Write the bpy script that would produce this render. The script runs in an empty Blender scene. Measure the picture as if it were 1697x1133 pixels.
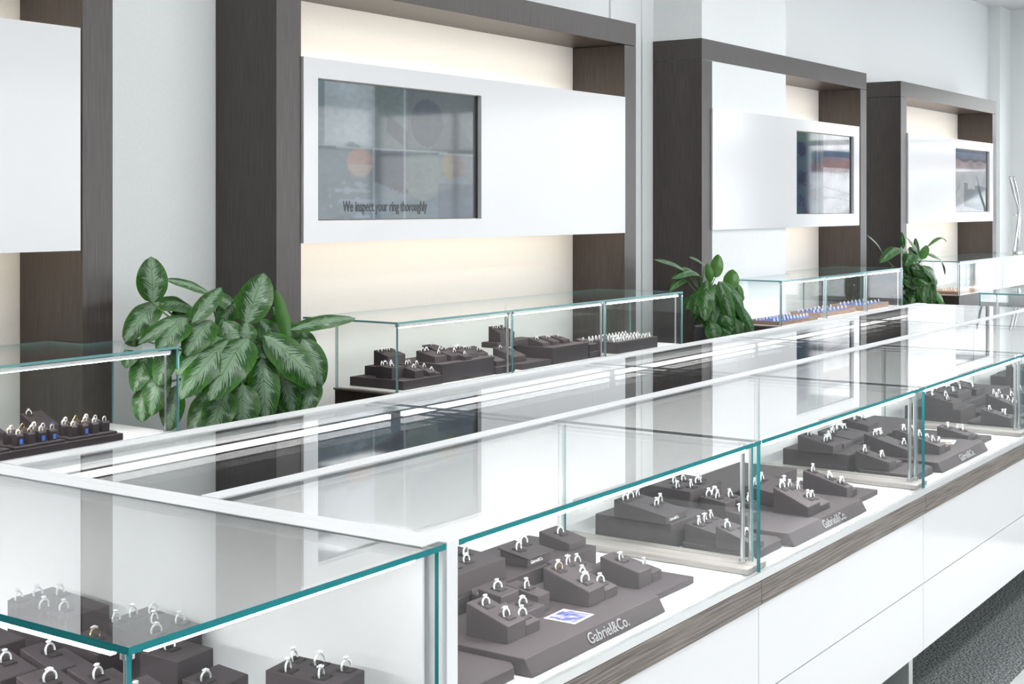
import bpy, bmesh, math, random
from mathutils import Vector, Matrix
from mathutils import noise as _nz
random.seed(7)
SC = bpy.context.scene
COL = SC.collection

# ---------------------------------------------------------------- camera
F_PX, HY, ZC = 2340.0, 340.0, 1.55
TH = math.atan(1602 / 2340)
cam_d = bpy.data.cameras.new('camera')
cam_d.sensor_width = 36.0
cam_d.lens = F_PX / 1697 * 36
cam_d.shift_y = -(566.5 - HY) / 1697
cam_d.clip_start = 0.05
cam_d.clip_end = 300
cam = bpy.data.objects.new('camera', cam_d)
cam.location = (0, 0, ZC)
cam.rotation_euler = (math.radians(90), 0, TH - math.radians(90))
COL.objects.link(cam)
SC.camera = cam

# ---------------------------------------------------------------- world, exposure
W = bpy.data.worlds.new('overcast_sky')
SC.world = W
W.use_nodes = True
bg = W.node_tree.nodes['Background']
bg.inputs[0].default_value = (0.98, 0.985, 1.0, 1)
bg.inputs[1].default_value = 3.1
SC.view_settings.view_transform = 'Standard'
SC.view_settings.look = 'None'
SC.view_settings.gamma = 1
SC.view_settings.use_curve_mapping = False
SC.view_settings.exposure = 0.40
SC.cycles.max_bounces = 10
SC.cycles.diffuse_bounces = 5
SC.cycles.glossy_bounces = 5
SC.cycles.transparent_max_bounces = 64
SC.cycles.caustics_reflective = False
SC.cycles.caustics_refractive = False
SC.cycles.sample_clamp_indirect = 6
CEIL_FILL_POWER = 12.5
LED_POWER = 105.0
NICHE_POWER = 5.6

# ---------------------------------------------------------------- helpers
def setp(o, label=None, cat=None, group=None, kind=None):
    if label: o['label'] = label
    if cat: o['category'] = cat
    if group: o['group'] = group
    if kind: o['kind'] = kind
    return o

def link(o, parent=None):
    COL.objects.link(o)
    if parent is not None:
        o.parent = parent
    return o

def thing(name, label, cat, loc=(0, 0, 0), rz=0, group=None):
    o = bpy.data.objects.new(name, None)
    o.empty_display_size = 0.05
    o.location = loc
    o.rotation_euler = (0, 0, rz)
    link(o)
    return setp(o, label, cat, group)

def obj(name, bm, mat, parent=None, smooth=False, loc=None):
    """link a bmesh as one mesh object; mesh coordinates are local to the parent"""
    me = bpy.data.meshes.new(name)
    bmesh.ops.recalc_face_normals(bm, faces=bm.faces)
    bm.to_mesh(me)
    bm.free()
    for m in (mat if isinstance(mat, (list, tuple)) else [mat]):
        me.materials.append(m)
    if smooth:
        for p in me.polygons: p.use_smooth = True
    o = bpy.data.objects.new(name, me)
    if loc: o.location = loc
    return link(o, parent)

def B():
    return bmesh.new()

def box(bm, x0, x1, y0, y1, z0, z1, mi=0):
    v = [bm.verts.new((x, y, z)) for z in (z0, z1) for y in (y0, y1) for x in (x0, x1)]
    fs = []
    for f in ((0, 1, 3, 2), (4, 6, 7, 5), (0, 4, 5, 1), (2, 3, 7, 6), (0, 2, 6, 4), (1, 5, 7, 3)):
        fc = bm.faces.new([v[i] for i in f]); fc.material_index = mi; fs.append(fc)
    return v, fs

def bbox(bm, x0, x1, y0, y1, z0, z1, r=0.0015, mi=0):
    """bevelled box"""
    t = bmesh.new()
    box(t, x0, x1, y0, y1, z0, z1, mi)
    bmesh.ops.bevel(t, geom=t.edges[:], offset=r, segments=2, affect='EDGES', profile=0.5)
    me = bpy.data.meshes.new('tmp'); t.to_mesh(me); t.free()
    bm.from_mesh(me); bpy.data.meshes.remove(me)

def prism(bm, pts, z0, z1, mi_cap=0, mi_side=0):
    a = [bm.verts.new((x, y, z0)) for x, y in pts]
    b = [bm.verts.new((x, y, z1)) for x, y in pts]
    n = len(pts)
    f = bm.faces.new(a[::-1]); f.material_index = mi_cap
    f = bm.faces.new(b); f.material_index = mi_cap
    for i in range(n):
        f = bm.faces.new((a[i], a[(i + 1) % n], b[(i + 1) % n], b[i])); f.material_index = mi_side

def prism_x(bm, pts, x0, x1, mi=0):
    """outline in (y, z) extruded along x"""
    a = [bm.verts.new((x0, y, z)) for y, z in pts]
    b = [bm.verts.new((x1, y, z)) for y, z in pts]
    n = len(pts)
    for f in (bm.faces.new(a[::-1]), bm.faces.new(b)): f.material_index = mi
    for i in range(n):
        bm.faces.new((a[i], a[(i + 1) % n], b[(i + 1) % n], b[i])).material_index = mi

def tube(bm, pts, r, seg=10, cap=True, closed=False):
    pts = [Vector(p) for p in pts]
    rs = r if isinstance(r, (list, tuple)) else [r] * len(pts)
    rings = []
    n = len(pts)
    prev = None
    for i, p in enumerate(pts):
        if closed:
            t = (pts[(i + 1) % n] - pts[i - 1]).normalized()
        else:
            t = (pts[min(i + 1, n - 1)] - pts[max(i - 1, 0)]).normalized()
        if prev is None:
            a = Vector((0, 0, 1)) if abs(t.z) < 0.9 else Vector((1, 0, 0))
            u = t.cross(a).normalized()
        else:
            u = (prev - t * prev.dot(t)).normalized()
        prev = u
        w = t.cross(u)
        rings.append([bm.verts.new(p + (u * math.cos(2 * math.pi * k / seg) + w * math.sin(2 * math.pi * k / seg)) * rs[i]) for k in range(seg)])
    m = n if closed else n - 1
    for i in range(m):
        A, C = rings[i], rings[(i + 1) % n]
        for k in range(seg):
            bm.faces.new((A[k], A[(k + 1) % seg], C[(k + 1) % seg], C[k]))
    if cap and not closed:
        bm.faces.new(rings[0][::-1]); bm.faces.new(rings[-1])

def cyl(bm, x, y, z0, z1, r, seg=12):
    tube(bm, [(x, y, z0), (x, y, z1)], r, seg)

def pix(px, py, y=None, z=None):
    """point of the room seen at a pixel of the photograph, on a plane y=.. or z=.."""
    a = (px - 848.5) / F_PX; b = -(py - HY) / F_PX
    r = Vector((math.cos(TH) + a * math.sin(TH), math.sin(TH) - a * math.cos(TH), b))
    t = y / r.y if y is not None else (z - ZC) / r.z
    return Vector((0, 0, ZC)) + r * t

# ---------------------------------------------------------------- materials
def mat(name, col, rough=0.5, metal=0.0, spec=0.5, emit=None, estr=0.0):
    m = bpy.data.materials.new(name)
    m.use_nodes = True
    p = m.node_tree.nodes['Principled BSDF']
    p.inputs['Base Color'].default_value = (*col, 1)
    p.inputs['Roughness'].default_value = rough
    p.inputs['Metallic'].default_value = metal
    p.inputs['Specular IOR Level'].default_value = spec
    if emit:
        p.inputs['Emission Color'].default_value = (*emit, 1)
        p.inputs['Emission Strength'].default_value = estr
    return m

def noise_mix(m, c1, c2, scale=(1, 1, 1), nscale=10, detail=4, lo=0.35, hi=0.65, bump=0.0, coord='Object'):
    nt = m.node_tree; N = nt.nodes; L = nt.links
    p = N['Principled BSDF']
    tc = N.new('ShaderNodeTexCoord'); mp = N.new('ShaderNodeMapping'); no = N.new('ShaderNodeTexNoise'); cr = N.new('ShaderNodeValToRGB')
    mp.inputs['Scale'].default_value = scale
    no.inputs['Scale'].default_value = nscale; no.inputs['Detail'].default_value = detail
    cr.color_ramp.elements[0].position = lo; cr.color_ramp.elements[0].color = (*c1, 1)
    cr.color_ramp.elements[1].position = hi; cr.color_ramp.elements[1].color = (*c2, 1)
    L.new(tc.outputs[coord], mp.inputs[0]); L.new(mp.outputs[0], no.inputs['Vector']); L.new(no.outputs['Fac'], cr.inputs[0])
    L.new(cr.outputs[0], p.inputs['Base Color'])
    if bump:
        b = N.new('ShaderNodeBump'); b.inputs['Strength'].default_value = bump; b.inputs['Distance'].default_value = 0.001
        L.new(no.outputs['Fac'], b.inputs['Height']); L.new(b.outputs[0], p.inputs['Normal'])
    return m

def glass_mat(name, tint, ior=1.5):
    m = bpy.data.materials.new(name); m.use_nodes = True
    nt = m.node_tree; N = nt.nodes; L = nt.links
    N.remove(N['Principled BSDF'])
    out = N['Material Output']
    tr = N.new('ShaderNodeBsdfTransparent'); tr.inputs[0].default_value = (*tint, 1)
    gl = N.new('ShaderNodeBsdfGlossy'); gl.inputs['Roughness'].default_value = 0.0; gl.inputs[0].default_value = (1, 1, 1, 1)
    fr = N.new('ShaderNodeFresnel'); ge = N.new('ShaderNodeNewGeometry'); mr = N.new('ShaderNodeMapRange')
    mr.inputs[3].default_value = ior; mr.inputs[4].default_value = 1 / ior
    mx = N.new('ShaderNodeMixShader')
    L.new(ge.outputs['Backfacing'], mr.inputs[0]); L.new(mr.outputs[0], fr.inputs['IOR'])
    L.new(fr.outputs[0], mx.inputs[0]); L.new(tr.outputs[0], mx.inputs[1]); L.new(gl.outputs[0], mx.inputs[2])
    L.new(mx.outputs[0], out.inputs[0])
    return m

GLASS = glass_mat('clear_glass', (0.985, 0.995, 0.992))
PANE = glass_mat('case_pane_glass', (0.985, 0.995, 0.992), 1.19)
EDGE = mat('green_glass_edge', (0.0, 0.22, 0.24), 0.12, 0, 0.7)
EDGE2 = mat('pale_glass_edge', (0.18, 0.42, 0.42), 0.12, 0, 0.7)
WHITE = mat('white_lacquer', (0.78, 0.78, 0.79), 0.12, 0, 0.5)
SATIN = mat('white_satin', (0.85, 0.85, 0.86), 0.35, 0, 0.4)
DECK = mat('white_deck', (0.86, 0.86, 0.87), 0.3, 0, 0.4)
WALLM = noise_mix(mat('painted_wall', (0.74, 0.76, 0.76), 0.75, 0, 0.2), (0.87, 0.89, 0.885), (0.895, 0.91, 0.905), nscale=60, bump=0.15)
CEILM = mat('ceiling_paint', (0.82, 0.83, 0.82), 0.8, 0, 0.2)
DARKWOOD = noise_mix(mat('dark_oak_veneer', (0.06, 0.05, 0.045), 0.38, 0, 0.7), (0.025, 0.018, 0.0155), (0.075, 0.057, 0.050), scale=(60, 60, 1.6), nscale=3, detail=6, lo=0.3, hi=0.75, bump=0.25)
BANDWOOD = noise_mix(mat('grey_oak_band', (0.15, 0.12, 0.1), 0.42, 0, 0.4), (0.085, 0.068, 0.058), (0.26, 0.225, 0.195), scale=(1.6, 50, 70), nscale=3, detail=6, lo=0.36, hi=0.66, bump=0.25)
RAILWOOD = noise_mix(mat('greige_rail', (0.4, 0.37, 0.35), 0.45, 0, 0.4), (0.30, 0.275, 0.26), (0.45, 0.42, 0.40), scale=(50, 1.5, 60), nscale=3, detail=5)
CHARCOAL = noise_mix(mat('charcoal_suede', (0.06, 0.055, 0.06), 0.7, 0, 0.35), (0.043, 0.034, 0.038), (0.063, 0.050, 0.056), nscale=700, bump=0.1)
CHARPAD = noise_mix(mat('charcoal_pad', (0.09, 0.08, 0.08), 0.8, 0, 0.3), (0.028, 0.023, 0.025), (0.045, 0.038, 0.040), nscale=800, bump=0.2)
TANWOOD = noise_mix(mat('tan_tray_wood', (0.3, 0.17, 0.1), 0.5, 0, 0.4), (0.25, 0.14, 0.09), (0.42, 0.26, 0.18), scale=(2, 40, 40), nscale=4)
NAVY = mat('blue_velvet', (0.07, 0.12, 0.35), 0.8, 0, 0.2)
BLUETAG = mat('blue_tag', (0.08, 0.22, 0.75), 0.45, 0, 0.4)
CHROME = mat('brushed_chrome', (0.78, 0.79, 0.80), 0.16, 1.0)
ALU = mat('satin_aluminium', (0.80, 0.81, 0.81), 0.35, 0.6)
SILVER = mat('polished_silver', (0.95, 0.95, 0.96), 0.28, 0.6)
GOLD = mat('yellow_gold', (0.95, 0.70, 0.36), 0.16, 0.9)
ROSE = mat('rose_gold', (0.92, 0.58, 0.42), 0.18, 0.9)
STONE = mat('cut_diamond', (0.96, 0.97, 0.99), 0.12, 0.1, 1.0)
SAPPH = mat('blue_stone', (0.10, 0.22, 0.70), 0.05, 0.2, 1.0)
PEARL = mat('ivory_bead', (0.85, 0.78, 0.70), 0.25, 0.1, 0.7)
LED = mat('led_diffuser', (1, 1, 1), 0.5, 0, 0.2, (1.0, 0.98, 0.96), LED_POWER)
LEDR = mat('rear_led_diffuser', (1, 1, 1), 0.5, 0, 0.2, (1.0, 0.98, 0.97), 4.0)
LEDC = mat('corner_led_diffuser', (1, 1, 1), 0.5, 0, 0.2, (1.0, 0.98, 0.97), 18.0)
LEDL = mat('side_led_diffuser', (1, 1, 1), 0.5, 0, 0.2, (1.0, 0.98, 0.97), 78.0)
LEDB = mat('wall_case_led_diffuser', (1, 1, 1), 0.5, 0, 0.2, (1.0, 0.98, 0.97), 75.0)
LEDW = mat('warm_led_diffuser', (1, 1, 1), 0.5, 0, 0.2, (1.0, 0.80, 0.58), NICHE_POWER)
CEIL_FILL = mat('ceiling_fill_diffuser', (1, 1, 1), 0.5, 0, 0.2, (0.975, 0.99, 1.0), CEIL_FILL_POWER)  # glow of the added, unseen ceiling panels
BLACK = mat('black_bezel', (0.012, 0.012, 0.014), 0.3)
CARPET = noise_mix(mat('speckled_carpet', (0.15, 0.16, 0.16), 0.95, 0, 0.1), (0.07, 0.078, 0.078), (0.34, 0.36, 0.36), nscale=130, detail=2, lo=0.42, hi=0.60, bump=0.5)
TILE = noise_mix(mat('pale_floor_tile', (0.55, 0.56, 0.56), 0.4, 0, 0.4), (0.52, 0.53, 0.53), (0.62, 0.63, 0.63), nscale=40)
REARDECK = mat('grey_rear_deck', (0.03, 0.032, 0.036), 0.5, 0, 0.4)
SOIL = noise_mix(mat('potting_soil', (0.03, 0.02, 0.015), 0.95), (0.018, 0.012, 0.01), (0.05, 0.036, 0.026), nscale=120, bump=0.6)
POT = mat('charcoal_pot', (0.03, 0.03, 0.032), 0.4)
STEM = mat('plant_stem', (0.12, 0.22, 0.06), 0.5)
SNOW = noise_mix(mat('snow', (0.7, 0.72, 0.76), 0.8, 0, 0.2), (0.66, 0.69, 0.75), (0.92, 0.93, 0.95), nscale=.6, detail=5, lo=.42, hi=.6)
BRICK = noise_mix(mat('red_brick', (0.3, 0.1, 0.08), 0.8), (0.22, 0.08, 0.07), (0.34, 0.14, 0.11), nscale=6)
ASPHALT = noise_mix(mat('wet_asphalt', (0.1, 0.12, 0.13), 0.5), (0.08, 0.095, 0.1), (0.14, 0.155, 0.16), nscale=5)
BLUEBAND = mat('blue_fascia', (0.05, 0.09, 0.16), 0.4)
DARKWALL = mat('dark_green_panel', (0.035, 0.06, 0.065), 0.4)
JOINT = mat('silicone_joint', (0.16, 0.17, 0.175), 0.4)
TEXTM = mat('silver_lettering', (0.42, 0.40, 0.41), 0.3, 0.7)
WHITETX = mat('white_lettering', (0.85, 0.85, 0.85), 0.4)

def leaf_material(name, dark, mid, silver, amount):
    m = mat(name, mid, 0.3, 0, 0.35)
    nt = m.node_tree; N = nt.nodes; L = nt.links; p = N['Principled BSDF']
    uv = N.new('ShaderNodeUVMap'); sp = N.new('ShaderNodeSeparateXYZ')
    L.new(uv.outputs[0], sp.inputs[0])
    def math_(op, a, b=None, c=None):
        n = N.new('ShaderNodeMath'); n.operation = op
        for i, v in enumerate((a, b, c)):
            if v is None: continue
            if isinstance(v, (int, float)): n.inputs[i].default_value = v
            else: L.new(v, n.inputs[i])
        return n.outputs[0]
    u = sp.outputs[0]; v = sp.outputs[1]
    av = math_('ABSOLUTE', math_('SUBTRACT', v, 0.5))          # 0 midrib .. 0.5 edge
    diag = math_('SUBTRACT', u, math_('MULTIPLY', av, 0.55))   # veins sweep forward
    cb = N.new('ShaderNodeCombineXYZ')
    L.new(math_('MULTIPLY', diag, 34.0), cb.inputs[0]); L.new(math_('MULTIPLY', v, 3.0), cb.inputs[1])
    no = N.new('ShaderNodeTexNoise'); no.inputs['Scale'].default_value = 1.0; no.inputs['Detail'].default_value = 3
    L.new(cb.outputs[0], no.inputs['Vector'])
    f = math_('ADD', math_('MULTIPLY', av, 2.0), math_('MULTIPLY', math_('SUBTRACT', no.outputs['Fac'], 0.5), 2.1))
    cr = N.new('ShaderNodeValToRGB')
    e = cr.color_ramp.elements
    e[0].position = amount - 0.10; e[0].color = (*silver, 1)
    e[1].position = amount + 0.05; e[1].color = (*dark, 1)
    k = e.new(0.93); k.color = (*mid, 1)
    L.new(f, cr.inputs[0])
    # pale midrib
    rib = N.new('ShaderNodeMath'); rib.operation = 'LESS_THAN'; rib.inputs[1].default_value = 0.012
    L.new(av, rib.inputs[0])
    mx = N.new('ShaderNodeMix'); mx.data_type = 'RGBA'
    L.new(math_('MULTIPLY', rib.outputs[0], 0.6), mx.inputs[0]); L.new(cr.outputs[0], mx.inputs[6]); mx.inputs[7].default_value = (*mid, 1)
    L.new(mx.outputs[2], p.inputs['Base Color'])
    bp = N.new('ShaderNodeBump'); bp.inputs['Strength'].default_value = 0.25; bp.inputs['Distance'].default_value = 0.004
    L.new(no.outputs['Fac'], bp.inputs['Height']); L.new(bp.outputs[0], p.inputs['Normal'])
    return m
LEAF_A = leaf_material('variegated_leaf', (0.008, 0.050, 0.010), (0.04, 0.145, 0.012), (0.22, 0.335, 0.215), 0.41)
LEAF_B = leaf_material('deep_green_leaf', (0.010, 0.060, 0.012), (0.04, 0.15, 0.02), (0.17, 0.27, 0.15), 0.25)
LEAF_G = mat('plain_green_leaf', (0.05, 0.17, 0.02), 0.35)

# ---------------------------------------------------------------- the room
def struct(name, bm, m, parent=None):
    o = obj(name, bm, m, parent)
    if parent is None: o['kind'] = 'structure'
    return o
XL, XR, YF, YB, ZT = -5.0, 18.2, -6.0, 5.0, 4.0
bm = B(); box(bm, XL, XR, YF, YB, -0.1, 0); struct('floor', bm, CARPET)
bm = B(); box(bm, -3, 6.6, -0.9, 1.25, 0.0, 0.006); setp(struct('trim_1', bm, TILE), kind='structure')
bm = B(); box(bm, XL, XR, YF, YB, ZT, ZT + 0.1); struct('ceiling', bm, CEILM)
bm = B(); box(bm, XL - .2, XR + .2, YB, YB + 0.2, -0.1, ZT + .1); struct('wall_back', bm, WALLM)
bm = B(); box(bm, XL - .2, XL, YF, YB, -0.1, ZT + .1); struct('unseen_wall_left', bm, mat('dimmed_taupe_wall', (.16, .145, .135), .8, 0, .2))  # unseen wall, darkened so less light reaches the frame sides
# end wall with shop window, front wall with shop windows
bm = B()
box(bm, XR, XR + .2, 4.45, YB, -.1, ZT + .1); box(bm, XR, XR + .2, YF, 4.45, 3.1, ZT + .1); box(bm, XR, XR + .2, YF, 4.45, -.1, .25)
box(bm, XR, XR + .2, -1.2, -0.9, .25, 3.1)
struct('wall_right', bm, WALLM)
bm = B(); box(bm, XR + .02, XR + .14, 0.7, 1.62, .25, 3.1); struct('trim_2', bm, DARKWALL)
bm = B()
box(bm, XL, XR, YF - .2, YF, 3.2, ZT + .1); box(bm, XL, XR, YF - .2, YF, -.1, .3)
box(bm, XL, 1.5, YF - .2, YF, .3, 3.2)
struct('wall_front', bm, WALLM)

def window(name, x0, x1, y0, y1, z0, z1, n, axis, rail=None):
    bm = B(); t = 0.035
    L = (x1 - x0) if axis == 'x' else (y1 - y0)
    for i in range(n + 1):
        s = L * i / n
        if axis == 'x': box(bm, x0 + s - t, x0 + s + t, y0, y1, z0, z1)
        else: box(bm, x0, x1, y0 + s - t, y0 + s + t, z0, z1)
    for z in [z0 + t, z1 - t] + ([rail] if rail else []):
        if axis == 'x': box(bm, x0, x1, y0 + .001, y1 - .001, z - t, z + t)
        else: box(bm, x0 + .001, x1 - .001, y0, y1, z - t, z + t)
    o = struct(name, bm, ALU)
    bm = B()
    if axis == 'x': box(bm, x0, x1, (y0 + y1) / 2 - .004, (y0 + y1) / 2 + .004, z0, z1)
    else: box(bm, (x0 + x1) / 2 - .004, (x0 + x1) / 2 + .004, y0, y1, z0, z1)
    struct('glass_pane', bm, GLASS, o)
window('window_1', XR + .05, XR + .13, 1.62, 4.45, .25, 3.1, 2, 'y', 2.4)
window('window_2', XR + .05, XR + .13, -0.9, 0.7, .25, 3.1, 1, 'y', 2.4)
window('window_3', XR + .05, XR + .13, YF, -1.2, .25, 3.1, 3, 'y', 2.4)
window('window_4', 1.5, XR, YF - .13, YF - .05, .3, 3.2, 10, 'x', 2.5)

# outdoors seen through (and mirrored from) the windows
bm = B(); box(bm, -40, 90, -70, 60, -.3, -.2); struct('ground', bm, SNOW)
def snowbank(pts, label):
    bm = B()
    for (x, y, r, h) in pts:
        t = bmesh.new()
        bmesh.ops.create_icosphere(t, subdivisions=3, radius=1)
        for v in t.verts:
            n = 1 + .12 * math.sin(5 * v.co.x + x) * math.cos(4 * v.co.y + y)
            v.co = Vector((v.co.x * r * n + x, v.co.y * r * 1.2 * n + y, v.co.z * h * n - .15))
        me = bpy.data.meshes.new('t'); t.to_mesh(me); t.free(); bm.from_mesh(me); bpy.data.meshes.remove(me)
    setp(obj('snow_bank', bm, SNOW, None, True), label, 'snow bank')
snowbank([(24, 1.8, 2.0, .55), (23.0, 4.4, 1.2, .45)], 'ploughed snow bank outside the far end window')
def hill_z(x, y):
    t = max(0.0, min(1.0, (x - 26) / 26)); t = t * t * (3 - 2 * t)
    return -.19 + 3.0 * t + .16 * _nz.noise(Vector((x * .35, y * .5, 0))) * t + .05 * _nz.noise(Vector((x * 1.2, y * 1.9, 3)))
def terrain(name, x0, x1, y0, y1, m, lift, step=.5):
    bm = B(); nx = int((x1 - x0) / step); ny = int((y1 - y0) / step)
    g = [[bm.verts.new((x0 + i * step, y0 + j * step, hill_z(x0 + i * step, y0 + j * step) + lift)) for j in range(ny + 1)] for i in range(nx + 1)]
    for i in range(nx):
        for j in range(ny): bm.faces.new((g[i][j], g[i + 1][j], g[i + 1][j + 1], g[i][j + 1]))
    return obj(name, bm, m, None, True)
terrain('snowy_slope', 24, 62, -24, 14, SNOW, 0)['kind'] = 'structure'
setp(terrain('slope_road', 38, 49, -6.0, -3.0, ASPHALT, .03), 'dark wet road patch on the snowy slope outside', 'road')
b_ = thing('brick_building', 'low red brick building with a blue fascia on the snowy rise outside', 'building', (53, -11, 1.5))
bm = B(); box(bm, 0, 8, -6, 4, 0, 1.8); obj('wall', bm, BRICK, b_)
bm = B(); box(bm, -.3, 8.2, -6.2, 4.2, 1.8, 2.2); obj('fascia', bm, BLUEBAND, b_)
bm = B()
for k in range(60):
    x, y = 57 + random.uniform(-2, 2), -5.4 + k * .28
    t = bmesh.new(); bmesh.ops.create_icosphere(t, subdivisions=2, radius=random.uniform(.7, 1.1))
    for v in t.verts: v.co = v.co * (1 + .25 * _nz.noise(v.co * 3 + Vector((k, 0, 0)))) + Vector((x, y, 3.1))
    me = bpy.data.meshes.new('t'); t.to_mesh(me); t.free(); bm.from_mesh(me); bpy.data.meshes.remove(me)
setp(obj('hedge', bm, mat('winter_hedge', (.16, .17, .18), .9)), 'bare grey winter hedge along the top of the slope', 'hedge', None, 'stuff')

# pilasters, door, joints
bm = B(); box(bm, 9.14, 10.63, 4.605, YB, 0, ZT); struct('trim_3', bm, WALLM)
bm = B(); box(bm, 17.72, XR, 4.86, YB, 0, ZT); struct('trim_4', bm, WALLM)
d = B(); box(d, 8.50, 8.93, 4.985, 5.0, 0, ZT)
dr = struct('door_1', d, SATIN)
bm = B(); bbox(bm, 8.56, 8.60, 4.955, 4.985, 1.50, 1.60, .004); box(bm, 8.555, 8.605, 4.978, 4.985, 1.48, 1.62)
obj('door_handle', bm, BLACK, dr)
bm = B()
box(bm, 8.945, 8.96, 4.992, 5.0, 0, ZT)
struct('trim_5', bm, ALU)

# added ceiling fill panels, out of view, to brighten the room
LX = [-2.0, 1.0, 4.5, 8.0, 11.5, 15.0]
k = 0
for yy in (-3.6, -0.6, 2.4):
    for i, xx in enumerate(LX):
        r = thing('ceiling_fill_panel', 'added white ceiling fill panel out of view', 'added fill light', (xx, yy, ZT), 0, 'added ceiling fill panels')
        bm = B()
        for q in ((-.62, .62, -.32, -.30), (-.62, .62, .30, .32), (-.62, -.60, -.30, .30), (.60, .62, -.30, .30)): box(bm, *q, -.02, 0)
        obj('frame', bm, SATIN, r)
        bm = B(); box(bm, -.60, .60, -.30, .30, -.012, -.002); obj('added_fill_diffuser', bm, CEIL_FILL, r)

# ---------------------------------------------------------------- wall units: timber frame, white panel, screen
def wall_unit(x0, x1, label, panel, screen, scr_label=None, paint=None):
    r = thing('timber_frame', label, 'display frame', (x0, 4.6, 0), 0, 'timber frames along the back wall')
    w = x1 - x0
    pl, prr = (.167, .152)
    bm = B(); bbox(bm, 0, pl, 0, .398, 0, 2.598); obj('side_post', bm, DARKWOOD, r)
    bm = B(); bbox(bm, w - prr, w, 0, .398, 0, 2.598); obj('side_post', bm, DARKWOOD, r)
    bm = B(); bbox(bm, 0, w, 0, .398, 2.601, 2.75); obj('top_beam', bm, DARKWOOD, r)
    # white panel with a cut-out for the screen
    p0, p1, z0, z1 = panel[0] - x0, panel[1] - x0, 1.37, 2.255
    bm = B()
    if screen:
        s0, s1 = screen[0] - x0, screen[1] - x0
        zs0, zs1 = 1.475, 2.16
        box(bm, p0, s0, -.012, .03, z0, z1); box(bm, s1, p1, -.012, .03, z0, z1)
        box(bm, s0, s1, -.012, .03, z0, zs0); box(bm, s0, s1, -.012, .03, zs1, z1)
    else:
        box(bm, p0, p1, -.012, .03, z0, z1)
    pn = obj('white_panel', bm, WHITE, r)
    bm = B(); box(bm, p0 + .1, p1 - .1, .046, .054, z0 + .1, z1 - .1); obj('panel_support', bm, SATIN, r)
    a = max(p0 + .05, (10.66 - x0) if x0 < 10 < x1 else p0 + .05)
    for zz in (z0 + .05, z1 - .05):
        bm = B(); box(bm, a, p1 - .05, .055, .09, zz - .012, zz + .012); obj('led_strip', bm, LEDW, r)
    if screen:
        t = thing('screen', scr_label, 'screen', (screen[0], 4.6, 1.475), 0)
        L_, H_ = screen[1] - screen[0], .685
        bm = B(); box(bm, .002, L_ - .002, .012, .045, .002, H_ - .002); obj('bezel', bm, BLACK, t)
        nx, nz = 150, 78
        bm = B()
        x_0, x_1 = .006, L_ - .05
        g = [[bm.verts.new((x_0 + (x_1 - x_0) * i / nx, .010, .006 + (H_ - .012) * j / nz)) for j in range(nz + 1)] for i in range(nx + 1)]
        for i in range(nx):
            for j in range(nz): bm.faces.new((g[i][j], g[i + 1][j], g[i + 1][j + 1], g[i][j + 1]))
        o = obj('painted_surface', bm, None, t)
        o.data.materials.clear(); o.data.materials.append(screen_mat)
        ca = o.data.color_attributes.new('picture', 'FLOAT_COLOR', 'POINT')  # screen colours; the two far screens include painted window reflections
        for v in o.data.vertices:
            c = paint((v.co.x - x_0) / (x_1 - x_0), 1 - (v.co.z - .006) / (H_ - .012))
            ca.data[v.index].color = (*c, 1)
        return r, t, L_
    return r, None, 0

screen_mat = mat('emissive_screen', (0.01, 0.01, 0.012), 0.04, 0, 0.5)
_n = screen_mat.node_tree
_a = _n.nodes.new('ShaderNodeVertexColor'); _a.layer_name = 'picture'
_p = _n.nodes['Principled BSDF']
_n.links.new(_a.outputs[0], _p.inputs['Emission Color']); _p.inputs['Emission Strength'].default_value = 0.5  # emission also carries the reflections painted on the far screens

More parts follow.
